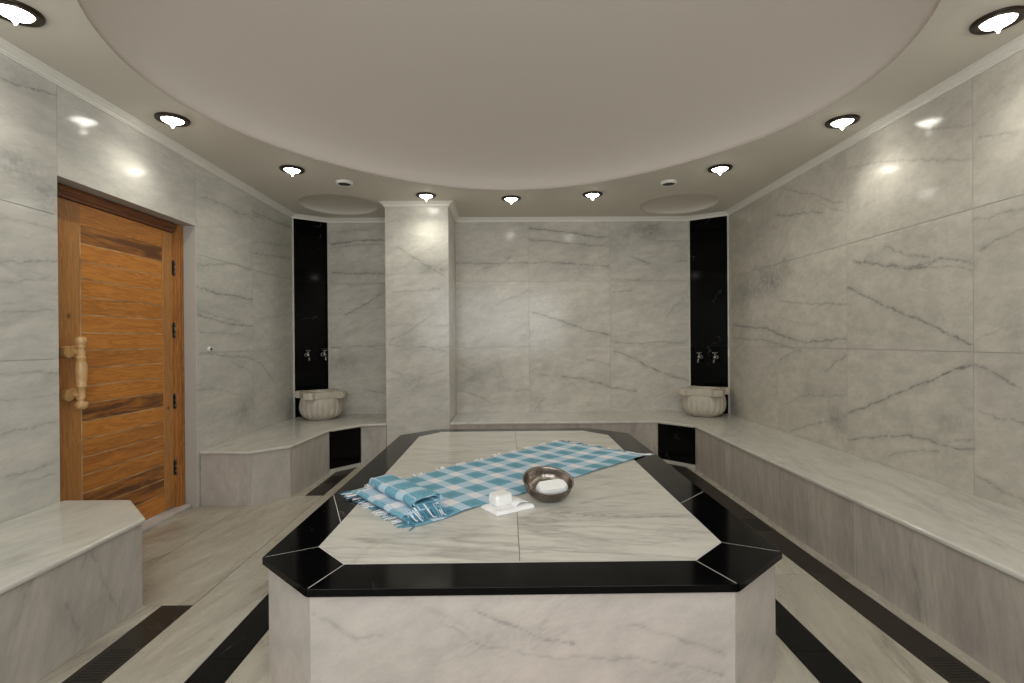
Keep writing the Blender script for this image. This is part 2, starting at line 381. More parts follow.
# ------------------------------------------------------------------ walls
vr = Veins(0, WR)
vr.view(720, 60, 2.845, [(.5, .005, (365, 305), (450, 290), (560, 285), (640, 283), (718, 277)), (.4, .005, (590, 195), (650, 190), (720, 182)),
 (.55, .005, (730, 222), (790, 212), (850, 208)), (.55, .007, (180, 360), (230, 378), (270, 385), (320, 405), (350, 400)),
 (.4, .006, (270, 400), (310, 420), (350, 425)), (.7, .008, (160, 440), (200, 442), (240, 438), (290, 432)),
 (.75, .010, (380, 575), (450, 583), (520, 588), (590, 585), (620, 565), (660, 570), (716, 580)), (.55, .008, (470, 530), (520, 548), (600, 560)),
 (.5, .007, (600, 585), (660, 590), (716, 600)), (.6, .006, (725, 455), (770, 455), (810, 435), (865, 425)), (.6, .006, (740, 545), (800, 510), (860, 480))],
 [(.35, 130, 600, 30, 25)])
vr.view(720, 260, 2.845, [(.95, .007, (362, 82), (420, 105), (500, 140), (570, 175), (640, 210), (718, 243)),
 (.95, .007, (366, 432), (440, 408), (520, 378), (590, 350), (660, 320), (718, 295)),
 (.8, .007, (368, 508), (450, 505), (540, 503), (610, 515), (650, 530), (690, 535), (722, 530)), (.5, .006, (640, 517), (700, 505), (722, 502)),
 (.8, .010, (35, 185), (90, 190), (130, 195), (170, 215), (240, 232), (300, 232), (360, 225)), (.6, .009, (40, 220), (120, 228), (160, 240), (210, 250)),
 (.5, .008, (170, 120), (260, 122), (360, 128)), (.35, .008, (160, 165), (220, 178), (280, 182)), (.55, .007, (300, 320), (330, 290), (360, 272)),
 (.5, .009, (170, 285), (200, 262), (230, 255)), (.5, .008, (200, 490), (260, 470), (320, 455), (362, 440)), (.35, .008, (180, 410), (240, 385), (300, 390), (360, 380)),
 (.5, .006, (480, 560), (530, 545), (620, 540)), (.7, .006, (725, 295), (780, 320), (850, 362)), (.6, .006, (728, 425), (790, 445), (865, 462)),
 (.5, .006, (735, 610), (790, 650), (865, 690)), (.5, .005, (725, 230), (770, 210), (790, 205)), (.7, .009, (385, 10), (450, 14), (560, 12), (600, 5))],
 [(.6, 140, 62, 45, 35), (.6, 185, 25, 20, 28), (.5, 70, 95, 40, 22), (.35, 330, 450, 25, 30), (.3, 840, 190, 25, 45), (.25, 610, 170, 20, 25), (.25, 640, 450, 30, 25)])
vl = Veins(0, WL)
vl.view(180, 200, 2.97, [(.9, .007, (50, 255), (100, 272), (150, 285), (215, 298)), (.8, .007, (55, 340), (110, 355), (160, 370), (215, 378)),
 (.5, .006, (52, 325), (120, 345), (180, 362)), (.65, .006, (52, 188), (110, 192), (160, 190), (210, 208)), (.6, .008, (218, 155), (260, 165), (330, 172)),
 (.4, .008, (220, 120), (280, 135), (330, 135)), (.7, .008, (215, 35), (270, 60), (330, 80)), (.5, .006, (60, 393), (120, 392), (190, 400)),
 (.7, .006, (60, 458), (130, 460), (190, 465), (240, 485), (280, 540)), (.4, .008, (230, 425), (260, 385)), (.5, .006, (55, 565), (110, 562), (170, 575)),
 (.45, .007, (90, 0), (140, 30), (210, 42)), (.4, .009, (235, 350), (330, 340)), (.4, .008, (160, 480), (215, 515))], [(.5, 190, 620, 25, 45), (.35, 210, 590, 12, 30)])
vl.view(0, 50, 3.413, [(.9, .006, (0, 90), (50, 115), (110, 130), (150, 140), (190, 152)), (.6, .006, (675, 500), (740, 520), (800, 545), (870, 580)),
 (.5, .007, (850, 560), (900, 575), (990, 600)), (.3, .005, (550, 340), (600, 390))], [(.5, 60, 400, 70, 55), (.5, 150, 480, 50, 60), (.3, 70, 100, 60, 20)])
vl.view(0, 180, 2.014, [(.45, .006, (0, 75), (50, 90), (115, 100)), (.6, .006, (0, 165), (50, 168), (115, 165)), (.4, .006, (0, 205), (60, 205), (115, 200)),
 (.3, .006, (0, 248), (60, 245)), (.5, .005, (0, 265), (115, 262)), (.7, .005, (0, 388), (60, 385), (115, 388)), (.4, .005, (0, 440), (60, 437), (110, 430)),
 (.6, .006, (0, 510), (50, 500), (115, 482)), (.5, .006, (10, 600), (60, 585), (115, 560)), (.4, .006, (40, 615), (110, 590))])
vb = Veins(1, YB)
vb.view(440, 210, 3.253, [(.8, .010, (290, 62), (350, 65), (430, 72), (490, 85), (550, 92)), (.65, .008, (290, 98), (380, 103), (460, 110), (548, 120)),
 (.65, .008, (50, 175), (140, 175), (210, 170), (290, 173), (370, 172), (450, 175), (548, 182)), (.5, .008, (140, 190), (190, 178), (232, 150)),
 (.5, .009, (185, 310), (230, 285), (285, 262)), (.7, .011, (300, 330), (350, 345), (420, 372), (480, 395), (550, 405)), (.4, .008, (560, 265), (620, 262)),
 (.6, .009, (625, 155), (680, 172)), (.5, .007, (560, 225), (600, 228), (690, 232)), (.85, .009, (565, 460), (620, 475), (680, 510), (740, 535), (815, 560)),
 (.5, .009, (570, 430), (640, 432), (720, 430), (800, 435)), (.7, .009, (395, 540), (450, 545), (520, 565), (560, 580), (640, 590)), (.5, .008, (480, 485), (550, 505)),
 (.5, .009, (60, 590), (110, 600), (160, 625)), (.4, .008, (300, 530), (350, 540)), (.4, .008, (310, 650), (340, 615)), (.4, .009, (735, 350), (760, 315), (790, 290)),
 (.5, .007, (760, 165), (800, 165)), (.4, .008, (700, 98), (800, 100)), (.35, .009, (190, 570), (240, 590), (290, 585)), (.4, .009, (60, 490), (100, 520), (140, 560)), (.35, .01, (190, 500), (215, 560))],
 [(.6, 670, 65, 60, 26), (.4, 590, 115, 40, 22), (.35, 110, 540, 22, 30), (.3, 200, 560, 18, 25), (.3, 610, 80, 30, 26)])
vb.view(180, 200, 2.97, [(.9, .010, (450, 130), (520, 122), (605, 120)), (.6, .008, (450, 140), (520, 135), (605, 133)), (.8, .008, (450, 215), (540, 218), (605, 220)),
 (.4, .008, (500, 250), (605, 250)), (.75, .009, (490, 340), (540, 315), (605, 275)), (.6, .007, (450, 440), (540, 435), (605, 430)), (.3, .008, (450, 325), (605, 320)),
 (.5, .008, (560, 570), (605, 572)), (.4, .008, (450, 95), (560, 90))], [(.4, 490, 480, 45, 20)])
vc = Veins(1, COL[2])
vc.view(280, 180, 2.625, [(.6, .009, (310, 175), (360, 205), (430, 250)), (.5, .010, (370, 215), (430, 235)), (.5, .007, (295, 297), (350, 290), (420, 283)),
 (.6, .009, (285, 430), (330, 445), (380, 440), (440, 450)), (.45, .010, (290, 420), (340, 400), (400, 350)), (.3, .007, (280, 383), (440, 380)), (.35, .008, (290, 500), (370, 520), (430, 500))],
 [(.4, 330, 430, 35, 18), (.35, 350, 535, 45, 22), (.4, 395, 230, 30, 10)])

ZR = [BZ, 1.104, 1.817, 2.467]
# right wall
mb = MB()
for a, b in zip([YN, .63, 1.57, 2.51, 3.45], [.63, 1.57, 2.51, 3.45, 5.285]):
    for k in range(3):
        if a == 3.45 and k == 0:
            slab_face(mb, 0, WR, -1, 3.45, 4.34, .36, ZR[1], vr); slab_face(mb, 0, WR, -1, 4.34, b, .36, ZR[1], vr)
        else: slab_face(mb, 0, WR, -1, a, b, ZR[k] if k else .36, ZR[k+1], vr if a > 1 else None, .007 if a > 1 else .3)
mb.box(WR+.004, WR+.16, YN-.16, YB+.16, 0, ZC+.02, mi=1)
struct(mb.build('wall_right', [M['wall_r'], M['grout']]))
# back wall
mb = MB()
for a, b in zip([-1.926, -.558, .238, 1.12], [-.70, .238, 1.12, 1.978]):
    for k in range(3): slab_face(mb, 1, YB, -1, a, b, ZR[k] if k else .36, ZR[k+1], vb)
mb.box(WL-.16, WR+.004, YB+.004, YB+.16, 0, ZC+.02, mi=1)
struct(mb.build('wall_back', [M['wall_b'], M['grout']]))
# left wall with the door opening
DY0, DY1, DZ = 2.55, 3.668, 2.015
mb = MB()
for a, b, z in [(YN, .65, 0), (.65, 1.6, 0), (1.6, DY0, 0), (DY1, 4.48, 0), (4.48, 5.302, 0)]:
    zz = [.0] + ZR[1:]
    for k in range(3): slab_face(mb, 0, WL, 1, a, b, zz[k], zz[k+1], vl if a > 1 else None, .007 if a > 1 else .3)
slab_face(mb, 0, WL, 1, DY0, DY1, DZ, ZR[3], vl)
for a, b, z in [(YN-.16, DY0-.001, 0), (DY1+.001, YB+.16, 0), (DY0-.001, DY1+.001, DZ+.002)]:
    mb.box(WL-.30, WL-.004, a, b, z, ZC+.02, mi=1)
mb.box(WL-.30, WL-.0005, DY1+.0015, DY1+.02, 0.0, DZ+.02, mi=2)
mb.box(WL-.30, WL-.0005, DY0-.02, DY0-.0015, 0.0, DZ+.02, mi=2)
mb.box(WL-.30, WL-.0005, DY0-.02, DY1+.02, DZ+.0025, DZ+.02, mi=2)
struct(mb.build('wall_left', [M['wall_l'], M['grout'], M['reveal']]))
# near wall behind the camera
WX0, WX1, WZ0, WZ1 = -1.7, 1.3, .9, 2.3
mb = MB()
for x0, x1, z0, z1 in [(WL-.16, WX0, 0, ZC), (WX1, WR+.16, 0, ZC), (WX0, WX1, 0, WZ0), (WX0, WX1, WZ1, ZC)]:
    mb.box(x0, x1, YN-.12, YN, z0, z1)
struct(mb.build('wall_front', M['wall_b']))
mb = MB()
for x0, x1, z0, z1 in [(WX0, WX0+.05, WZ0, WZ1), (WX1-.05, WX1, WZ0, WZ1), (WX0, WX1, WZ0, WZ0+.05), (WX0, WX1, WZ1-.05, WZ1), (-.72, -.68, WZ0, WZ1), (.28, .32, WZ0, WZ1)]:
    mb.box(x0, x1, YN-.10, YN-.05, z0, z1)
struct(mb.build('window_1', M['crown']))
# black marble slabs across the two far corners
def corner(pts, name):
    (x0, y0), (x1, y1) = pts
    d = Vector((x1-x0, y1-y0)); L_ = d.length; d /= L_; n = Vector((d.y, -d.x))   # n looks into the room
    mb = MB()
    def slab(u0, u1, z0, z1, t, mi):
        p = [(x0+d.x*u+n.x*q, y0+d.y*u+n.y*q) for u, q in ((u0, -.03), (u0, t), (u1, t), (u1, -.03))]
        v = [(*a, z0) for a in p]+[(*a, z1) for a in p]
        mb.add(v, [(0, 1, 2, 3), (7, 6, 5, 4), (0, 4, 5, 1), (1, 5, 6, 2), (2, 6, 7, 3), (3, 7, 4, 0)], mi=mi)
    e = .018
    for z0, z1 in ((.36, 1.103), (1.105, 1.816), (1.818, 2.47)): slab(e, L_-e, z0, z1, .004, 0)
    slab(0, e-.001, .36, 2.47, .006, 1); slab(L_-e+.001, L_, .36, 2.47, .006, 1)
    struct(mb.build(name, [M['black_wall'], M['column']]))
    return Vector(((x0+x1)/2, (y0+y1)/2)), d, n
cl = corner(CL, 'wall_corner_left'); cr_ = corner(CR, 'wall_corner_right')
# column
mb = MB()
for k in range(3): slab_face(mb, 1, COL[2], -1, COL[0], COL[1], ZR[k] if k else 0.0, ZR[k+1], vc)
zc_ = [0]+ZR[1:]
for k in range(3):
    slab_face(mb, 0, COL[1], 1, COL[2], YB, zc_[k], zc_[k+1], None, .3); slab_face(mb, 0, COL[0], -1, COL[2], YB, zc_[k], zc_[k+1], None, .3)
mb.box(COL[0]+.004, COL[1]-.004, COL[2]+.004, YB, 0, ZC+.01, mi=1)
struct(mb.build('wall_column', [M['column'], M['pale_grout']]), 'square marble clad column standing against the back wall')

# ------------------------------------------------------------------ ceiling
def rim_r(a): return 1.806+.04*math.cos(4*a)
DC = (.03, 2.645)
def ring_pts(c, r, n): return [(c[0]+(r(2*math.pi*k/n) if callable(r) else r)*math.cos(2*math.pi*k/n), c[1]+(r(2*math.pi*k/n) if callable(r) else r)*math.sin(2*math.pi*k/n)) for k in range(n)]
NB, NS = 160, 56
SC = [((-1.63, 4.965), .372), ((1.705, 5.0), .372)]
bm = bmesh.new()
def loop(pts, z):
    vs = [bm.verts.new((*p, z)) for p in pts]
    return [bm.edges.new((vs[i], vs[(i+1) % len(vs)])) for i in range(len(vs))], vs
E_ = []
e, _ = loop([(WL-.02, YN-.02), (WR+.02, YN-.02), (WR+.02, YB+.02), (WL-.02, YB+.02)], ZC); E_ += e
e, big = loop(ring_pts(DC, rim_r, NB), ZC); E_ += e
sm = []
for c, r in SC:
    e, vs = loop(ring_pts(c, r, NS), ZC); E_ += e; sm.append(vs)
bmesh.ops.triangle_fill(bm, use_beauty=True, use_dissolve=False, edges=E_)
bmesh.ops.recalc_face_normals(bm, faces=bm.faces)
for f in bm.faces:
    if f.normal.z > 0: f.normal_flip()
def cap(vs, c, rf, prof, mi):
    """shallow dome over a hole: prof = [(share of the radius, rise)]"""
    n = len(vs); prev = vs
    for s, z in prof:
        cur = [bm.verts.new((c[0]+(v.co.x-c[0])*s, c[1]+(v.co.y-c[1])*s, ZC+z)) for v in vs] if s > 0 else None
        for i in range(n):
            if cur: f = bm.faces.new((prev[i], prev[(i+1) % n], cur[(i+1) % n], cur[i]))
            else:
                if i == 0: top = bm.verts.new((c[0], c[1], ZC+z))
                f = bm.faces.new((prev[i], prev[(i+1) % n], top))
            f.material_index = mi; f.smooth = abs(s-1) > .001
            if f.normal.z > 0: f.normal_flip()
        prev = cur
cap(big, DC, None, [(.997, .028)]+[(.997*math.cos(t*math.pi/2*.999), .028+.36*math.sin(t*math.pi/2)) for t in np.linspace(.06, .96, 14)]+[(0, .39)], 1)
for (c, r), vs in zip(SC, sm):
    cap(vs, c, None, [(.99, .012)]+[(.99*math.cos(t*math.pi/2), .012+.07*math.sin(t*math.pi/2)) for t in np.linspace(.1, .95, 9)]+[(0, .083)], 0)
me = bpy.data.meshes.new('ceiling'); bm.normal_update(); bm.to_mesh(me); bm.free()
me.materials.append(M['paint']); me.materials.append(M['dome'])
co = bpy.data.objects.new('ceiling', me); C.objects.link(co); struct(co)
# crown moulding round the room and the column
path = [(WL, YN), (WR, YN), (WR, 5.285), (1.978, YB), (COL[1], YB), (COL[1], COL[2]), (COL[0], COL[2]), (COL[0], YB), (-1.926, YB), (WL, 5.302)]
prof = [(0, -.041), (.009, -.041), (.009, -.033), (.015, -.033), (.015, -.024), (.036, -.011), (.036, -.006), (.044, -.006), (.052, -.002), (.052, .003), (0, .003)]
mb = MB(); n = len(path); V_ = []
for i, p in enumerate(path):
    a = Vector(path[i-1]); b = Vector(p); c = Vector(path[(i+1) % n])
    n1 = Vector((-(b-a).y, (b-a).x)).normalized(); n2 = Vector((-(c-b).y, (c-b).x)).normalized()
    mvec = (n1+n2)/(1+n1.dot(n2))
    V_.append([(b.x+mvec.x*o, b.y+mvec.y*o, ZC+z) for o, z in prof])
for i in range(n):
    A, B = V_[i], V_[(i+1) % n]; m_ = len(prof)
    mb.add(A+B, [(k, k+1, m_+k+1, m_+k) for k in range(m_-1)])
struct(mb.build('trim_1', M['crown']))

# ------------------------------------------------------------------ floor
mb = MB()
mb.box(WL-.3, WR+.16, YN-.16, YB+.16, -.12, -.004, mi=1)
def fl(x0, x1, y0, y1): mb.box(x0+.002, x1-.002, y0+.002, y1-.002, -.02, 0.0, mi=0)
for a, b in ((YN, .9), (.9, 2.295)): fl(WL, -1.56, a, b)
for a, b in ((2.295, 3.905),): fl(-1.905, -1.42, a, b); fl(WL-.3, -1.905, a, b)
for a, b in ((3.905, 4.9),): fl(-1.66, -1.56, a, b); fl(WL, -1.66, a, b)
for a, b in ((YN, .95), (.95, 2.52), (2.52, 4.1), (4.1, 4.9)):
    fl(-1.42, -1.13, a, b); fl(1.205, 1.50, a, b)
    for x0, x1 in ((-.99, -.3), (-.3, .4), (.4, 1.063)): fl(x0, x1, a, b)
for a, b in ((YN, 1.0), (1.0, 2.47), (2.47, 4.0), (4.0, 4.9)): fl(1.64, 1.76, a, b); fl(1.76, WR, a, b)
for x0, x1 in ((WL, -1.42), (-1.42, 0), (0, 1.5), (1.5, WR)): fl(x0, x1, 4.9, YB)
floor = struct(mb.build('floor', [M['floor'], M['floor_grout']]))
for x0, x1 in ((-1.13, -.99), (1.063, 1.205)):
    for a, b in ((YN, 1.9), (1.9, 4.9)):
        q = MB().box(x0, x1, a+.001, b-.001, -.02, .0004); q.build('inlay_strip', M['black'], floor)
for x0, x1, a, b, grates in ((-1.56, -1.42, YN, 2.295, [1.86]), (-1.56, -1.42, 3.905, 4.9, [4.35]), (1.50, 1.64, YN, 4.9, [1.75, 3.2, 4.62])):
    q = MB(); q.box(x0, x1, a+.001, b-.001, -.02, -.001)
    for gy in grates:
        for k in range(14):
            y = gy-.1+k*.0155
            if a < y < b-.02: q.box(x0+.02, x1-.02, y, y+.006, -.001, -.0004, mi=1)
    q.build('drain_channel', [M['drain'], M['slot']], floor)
for k in range(2):
    q = MB().box(1.52, 1.57, 4.60+.07*k, 4.65+.07*k, -.001, .0006); q.build('drain_hole', M['slot'], floor)
# threshold stone in front of the door
q = MB().box(WL-.12, WL-.045, DY0+.01, DY1-.005, 0, .022); struct(q.build('trim_2', M['reveal'], bevel=.004))

# ------------------------------------------------------------------ door
door = bpy.data.objects.new('door_1', None); C.objects.link(door); door.location = (-2.345, 3.12, 0); struct(door, 'orange pine plank door with turned wooden pull handle set in the left marble wall')
def dpart(mb, name, mat, parent=None, **k):
    o = mb.build(name, mat, parent or door, **k)
    if parent is None: o.matrix_parent_inverse = Matrix.Translation((2.345, -3.12, 0))
    return o
FX = -2.318; LX = -2.345; LY0, LY1, LZ = 2.655, 3.597, 1.948
# frame: jambs and head, each a stepped moulding
def jamb(y0, y1, s):
    mb = MB(); w_ = y1-y0
    st = [(0, .004), (.22, 0), (.5, .006), (.62, .001), (.85, .008), (1, .012)] if s > 0 else [(0, .012), (.15, .008), (.38, .001), (.5, .006), (.78, 0), (1, .004)]
    for (a, d), (b, _) in zip(st[:-1], st[1:]): mb.box(-2.42, FX-d, y0+w_*a, y0+w_*b-.001, .022, DZ-.001)
    return mb
fr = dpart(jamb(DY1-.072, DY1-.002, -1), 'door_frame', M['pine_f'])
dpart(jamb(DY0+.002, LY0, 1), 'door_frame', M['pine_f'])
mb = MB()
for z0, z1, d in ((LZ+.003, LZ+.02, .014), (LZ+.02, LZ+.034, .006), (LZ+.034, LZ+.055, .0), (LZ+.055, DZ-.001, .005)): mb.box(-2.42, FX-d, LY0, DY1-.072, z0, z1)
dpart(mb, 'door_head', M['pine_h'])
mb = MB()
PY0, PY1, PZ = 2.815, 3.487, 1.832
mb.box(-2.39, LX, LY0+.002, PY0, .03, LZ, slab=(.1, .2, .3))
mb.box(-2.39, LX, PY1, LY1-.003, .03, LZ, slab=(.5, .2, .7))
dpart(mb, 'door_stile', M['pine_v'], bevel=.003)
mb = MB(); mb.box(-2.39, LX, PY0, PY1, PZ, LZ); mb.box(-2.39, LX, PY0, PY1, .03, .13)
dpart(mb, 'door_rail', M['pine'], bevel=.003)
mb = MB(); z = PZ; k = 0; hs = []
dark = {0: .9, 10: .95, 15: .95, 16: .9}
while z > .131:
    h = min(.0988, z-.13); d = -.004
    mb.box(-2.385, LX+d, PY0+.002, PY1-.002, z-h+.0034, z-.0034, shade=dark.get(k, random.choice([0, 0, .1, .22, .32])))
    z -= h; k += 1
mb.box(-2.386, LX-.0065, PY0, PY1, .13, PZ, mi=1)
dpart(mb, 'door_boards', [M['pine'], M['groove']])
mb = MB(); mb.box(LX-.002, LX+.0015, PY0-.003, PY0+.003, .13, PZ)
dpart(mb, 'door_beading', M['groove'])
for z in (1.705, 1.268, .77, .305):
    mb = MB()
    for j in range(3): mb.lathe([(0, -.018), (.007, -.017), (.007, .017), (0, .018)], 10, (LX+.006, LY1+.001, z+(j-1)*.037))
    mb.box(LX-.003, LX+.002, LY1-.018, LY1+.016, z-.05, z+.05, mi=0)
    hg = dpart(mb, 'door_hinge', M['steel'])
    q = MB()
    for j in (-1, 0, 1): q.lathe([(0, 0), (.004, .001), (0, .003)], 8, (LX+.012, LY1+.001, z+j*.037))
    q = q.build('hinge_pin', M['chrome'], hg)
mb = MB(); mb.box(LX-.002, LX+.003, LY0+.001, LY0+.022, 1.02, 1.16)
lk = dpart(mb, 'lock_plate', M['steel'])
q = MB()
for z in (1.04, 1.09, 1.14): q.lathe([(0, 0), (.006, .001), (0, .004)], 8, (LX+.003, LY0+.011, z), R=Matrix.Rotation(math.pi/2, 3, 'Y'))
q.build('lock_screw', M['chrome'], lk)
# the turned pull handle
hy = 2.742; hx = LX+.062
pf = [(0, 1.335), (.012, 1.332), (.024, 1.322), (.029, 1.305), (.026, 1.288), (.017, 1.278), (.022, 1.272), (.022, 1.264), (.017, 1.258), (.018, 1.238), (.017, 1.208), (.022, 1.202), (.024, 1.192), (.020, 1.186),
      (.026, 1.15), (.028, 1.11), (.027, 1.06), (.022, 1.02), (.025, 1.014), (.025, 1.004), (.018, .998), (.017, .962), (.018, .938), (.024, .932), (.022, .922), (.018, .916), (.027, .902), (.030, .885), (.026, .868), (.013, .858), (0, .855)]
pf = [(q, .824+(z-.855)*.821) for q, z in pf]
mb = MB(); mb.lathe(pf[::-1], 20, (hx, hy, 0))
dpart(mb, 'door_handle', M['turned'])
for z in (1.135, .905):
    mb = MB()   # wavy bracket reaching from the stile around the bar
    sh = [(-.066, -.004), (-.06, .022), (-.034, .034), (-.012, .024), (.0, .030), (.02, .034), (.046, .014), (.046, -.014), (.02, -.034), (0, -.030), (-.012, -.024), (-.034, -.034), (-.06, -.022)]
    m_ = len(sh)
    v = [(LX, hy+a, z+b) for a, b in sh]+[(LX+.03, hy+a, z+b) for a, b in sh]
    mb.add(v, [tuple(range(m_)), tuple(range(2*m_-1, m_-1, -1))]+[(i, m_+i, m_+(i+1) % m_, (i+1) % m_) for i in range(m_)])
    mb.tube([(LX, hy, z), (LX+.03, hy, z), (hx+.004, hy, z)], [.022, .018, .017], 12)
    dpart(mb, 'handle_bracket', M['turned'], bevel=.003)

# ------------------------------------------------------------------ benches
def seg_panel(mb, p, q, z0, z1, t=.02, **k):
    """upright slab from plan point p to q, thickness to the left of p->q"""
    p = Vector(p); q = Vector(q); d = (q-p).normalized(); n = Vector((-d.y, d.x))*t; g = d*.0015
    pts = [tuple(p+g), tuple(q-g), tuple(q-g+n), tuple(p+g+n)]
    return mb.prism(pts, z0, z1, **k)
def offset(path, o):
    """moves an open plan path sideways (to the right of travel is positive)"""
    r = []
    for i, p in enumerate(path):
        p = Vector(p); ns = []
        if i: d = (p-Vector(path[i-1])).normalized(); ns.append(Vector((d.y, -d.x)))
        if i < len(path)-1: d = (Vector(path[i+1])-p).normalized(); ns.append(Vector((d.y, -d.x)))
        m_ = ns[0] if len(ns) == 1 else (ns[0]+ns[1])/(1+ns[0].dot(ns[1]))
        r.append(tuple(p+m_*o))
    return r
def bench(label, front, back, mats, cuts=(), black=None, joints=()):
    """front = plan path of the risers (room to its right), back = points closing the seat along the wall"""
    cx = sum(p[0] for p in front)/len(front); cy_ = sum(p[1] for p in front)/len(front)
    t = thing('stone_bench', label, 'bench', (cx, cy_, 0), group='stone benches along the walls')
    inv = Matrix.Translation((-cx, -cy_, 0))
    edge = offset(front, .014)
    mb = MB(); poly = edge+back
    area = sum(poly[i][0]*poly[(i+1) % len(poly)][1]-poly[(i+1) % len(poly)][0]*poly[i][1] for i in range(len(poly)))
    if area < 0: poly = poly[::-1]
    mb.prism(poly, BZ-.024, BZ)
    o = mb.build('seat_slab', mats[0], t, bevel=.009, segs=3); o.matrix_parent_inverse = inv
    for p, q in joints:
        mb = MB(); p = Vector(p); q = Vector(q); d = (q-p).normalized(); n_ = Vector((-d.y, d.x))*.0015
        mb.prism([tuple(p-n_), tuple(q-n_), tuple(q+n_), tuple(p+n_)], BZ-.01, BZ+.0003)
        o = mb.build('slab_joint', M['grout'], t); o.matrix_parent_inverse = inv
    for i, (p, q) in enumerate(zip(front[:-1], front[1:])):
        pp = Vector(p); qq = Vector(q); L_ = (qq-pp).length; d = (qq-pp)/L_
        st = [0.]+[c for (k, c) in cuts if k == i]+[L_]
        for a, b in zip(st[:-1], st[1:]):
            if black == i:
                mb = MB(); seg_panel(mb, pp+d*.012, qq-d*.012, .035, BZ-.026)
                o = mb.build('access_panel', M['black'], t, bevel=.002); o['label'] = 'black marble access panel'; o.matrix_parent_inverse = inv
                mb = MB(); seg_panel(mb, pp, qq, 0, .033, .03)
                o = mb.build('panel_kerb', mats[0], t); o.matrix_parent_inverse = inv
            else:
                mb = MB(); A = pp+d*a; B = pp+d*b; seg_panel(mb, A, B, 0, BZ-.0245)
                vn = mats[2] if len(mats) > 2 and i == mats[3] else None
                if vn:
                    mb = MB(); seg_panel(mb, A+Vector((-.001, 0)), B+Vector((-.001, 0)), 0, BZ-.0245); slab_face(mb, 0, A.x, 1, min(A.y, B.y), max(A.y, B.y), 0, BZ-.0245, vn)
                o = mb.build('front_panel', mats[1], t); o.matrix_parent_inverse = inv
                if a > 0:
                    mb = MB(); seg_panel(mb, A-d*.0032, A+d*.0032, 0, BZ-.026, .02); o = mb.build('slab_joint', M['pale_grout'], t); o.matrix_parent_inverse = inv
    return t
# right and back bench: room lies to the right of the path when walking from the near right towards the back left?  path goes column -> corner -> near
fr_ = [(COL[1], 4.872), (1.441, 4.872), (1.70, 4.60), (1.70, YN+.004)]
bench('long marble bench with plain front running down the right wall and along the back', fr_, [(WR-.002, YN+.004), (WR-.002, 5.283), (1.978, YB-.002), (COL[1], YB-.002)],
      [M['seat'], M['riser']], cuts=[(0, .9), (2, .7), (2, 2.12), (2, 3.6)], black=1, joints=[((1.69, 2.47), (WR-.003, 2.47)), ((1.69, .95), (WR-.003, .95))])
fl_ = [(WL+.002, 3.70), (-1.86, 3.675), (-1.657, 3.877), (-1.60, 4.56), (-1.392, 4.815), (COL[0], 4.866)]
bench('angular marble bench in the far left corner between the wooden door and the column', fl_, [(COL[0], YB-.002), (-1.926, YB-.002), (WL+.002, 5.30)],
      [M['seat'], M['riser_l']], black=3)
vn_ = Veins(0, -1.645)
vn_.view(0, 480, 4.655, [(.7, .006, (430, 310), (455, 370), (490, 480), (540, 590)), (.5, .006, (420, 320), (390, 400)), (.55, .008, (150, 450), (100, 560), (70, 680)),
 (.6, .008, (300, 560), (330, 640), (360, 690)), (.4, .006, (560, 560), (540, 640))], [(.35, 310, 600, 25, 25), (.3, 100, 520, 25, 60)])
fn_ = [(-1.645, YN+.004), (-1.645, 2.292), (-1.90, 2.552), (WL+.002, 2.552)]
bench('marble bench in the near left foreground, with a clipped corner beside the wooden door', fn_, [(WL+.002, YN+.004)],
      [M['seat'], M['riser_l'], vn_, 0])

# ------------------------------------------------------------------ platform
PZt = .44
def octo(xl, xr, y0, y1, cxl, cxr, cy0, cy1):
    """xl..xr, y0..y1 with clipped corners: cxl/cxr = inner x of the near/far edges, cy0/cy1 = inner y of the sides"""
    return [(cxl, y0), (cxr, y0), (xr, cy0), (xr, cy1), (cxr-.02, y1), (cxl+.01, y1), (xl, cy1), (xl, cy0)]
OUT = octo(-.850, .950, 1.52, 4.25, -.608, .692, 1.752, 4.0)
INN = octo(-.686, .772, 1.692, 4.13, -.548, .624, 1.84, 3.935)
plat = thing('marble_platform', 'large raised marble platform with clipped corners and black border in the middle', 'platform', (.04, 2.9, 0))
inv = Matrix.Translation((-.04, -2.9, 0))
def pp_(mb, name, mat, **k):
    o = mb.build(name, mat, plat, **k); o.matrix_parent_inverse = inv; return o
base = [(x+(.04-x)*.022/abs(x-.04), y+(2.9-y)*.012/abs(y-2.9)) for x, y in OUT]
base[0] = (OUT[0][0]+.006, OUT[0][1]+.014); base[1] = (OUT[1][0]-.006, OUT[1][1]+.014)
base[2] = (OUT[2][0]-.024, OUT[2][1]+.006); base[7] = (OUT[7][0]+.020, OUT[7][1]+.006)
TH = .024
vf = Veins(1, base[0][1])
vf.view(250, 530, 1.862, [(.5, .007, (120, 155), (200, 205), (250, 200)), (.75, .006, (410, 145), (470, 170), (540, 195), (600, 212)), (.5, .007, (360, 175), (440, 215), (560, 232), (700, 240), (880, 270)),
  (.45, .006, (700, 180), (780, 200), (880, 235)), (.3, .01, (310, 140), (430, 190))], [(.25, 500, 200, 120, 25)])
for i in range(8):
    a, b = base[i], base[(i+1) % 8]; mb = MB()
    if i == 0:
        seg_panel(mb, (a[0], a[1]+.001), (b[0], b[1]+.001), 0, PZt-TH); slab_face(mb, 1, a[1], -1, a[0], b[0], 0, PZt-TH, vf)
    else: seg_panel(mb, a, b, 0, PZt-TH, .02)
    pp_(mb, 'base_panel', M['front'])
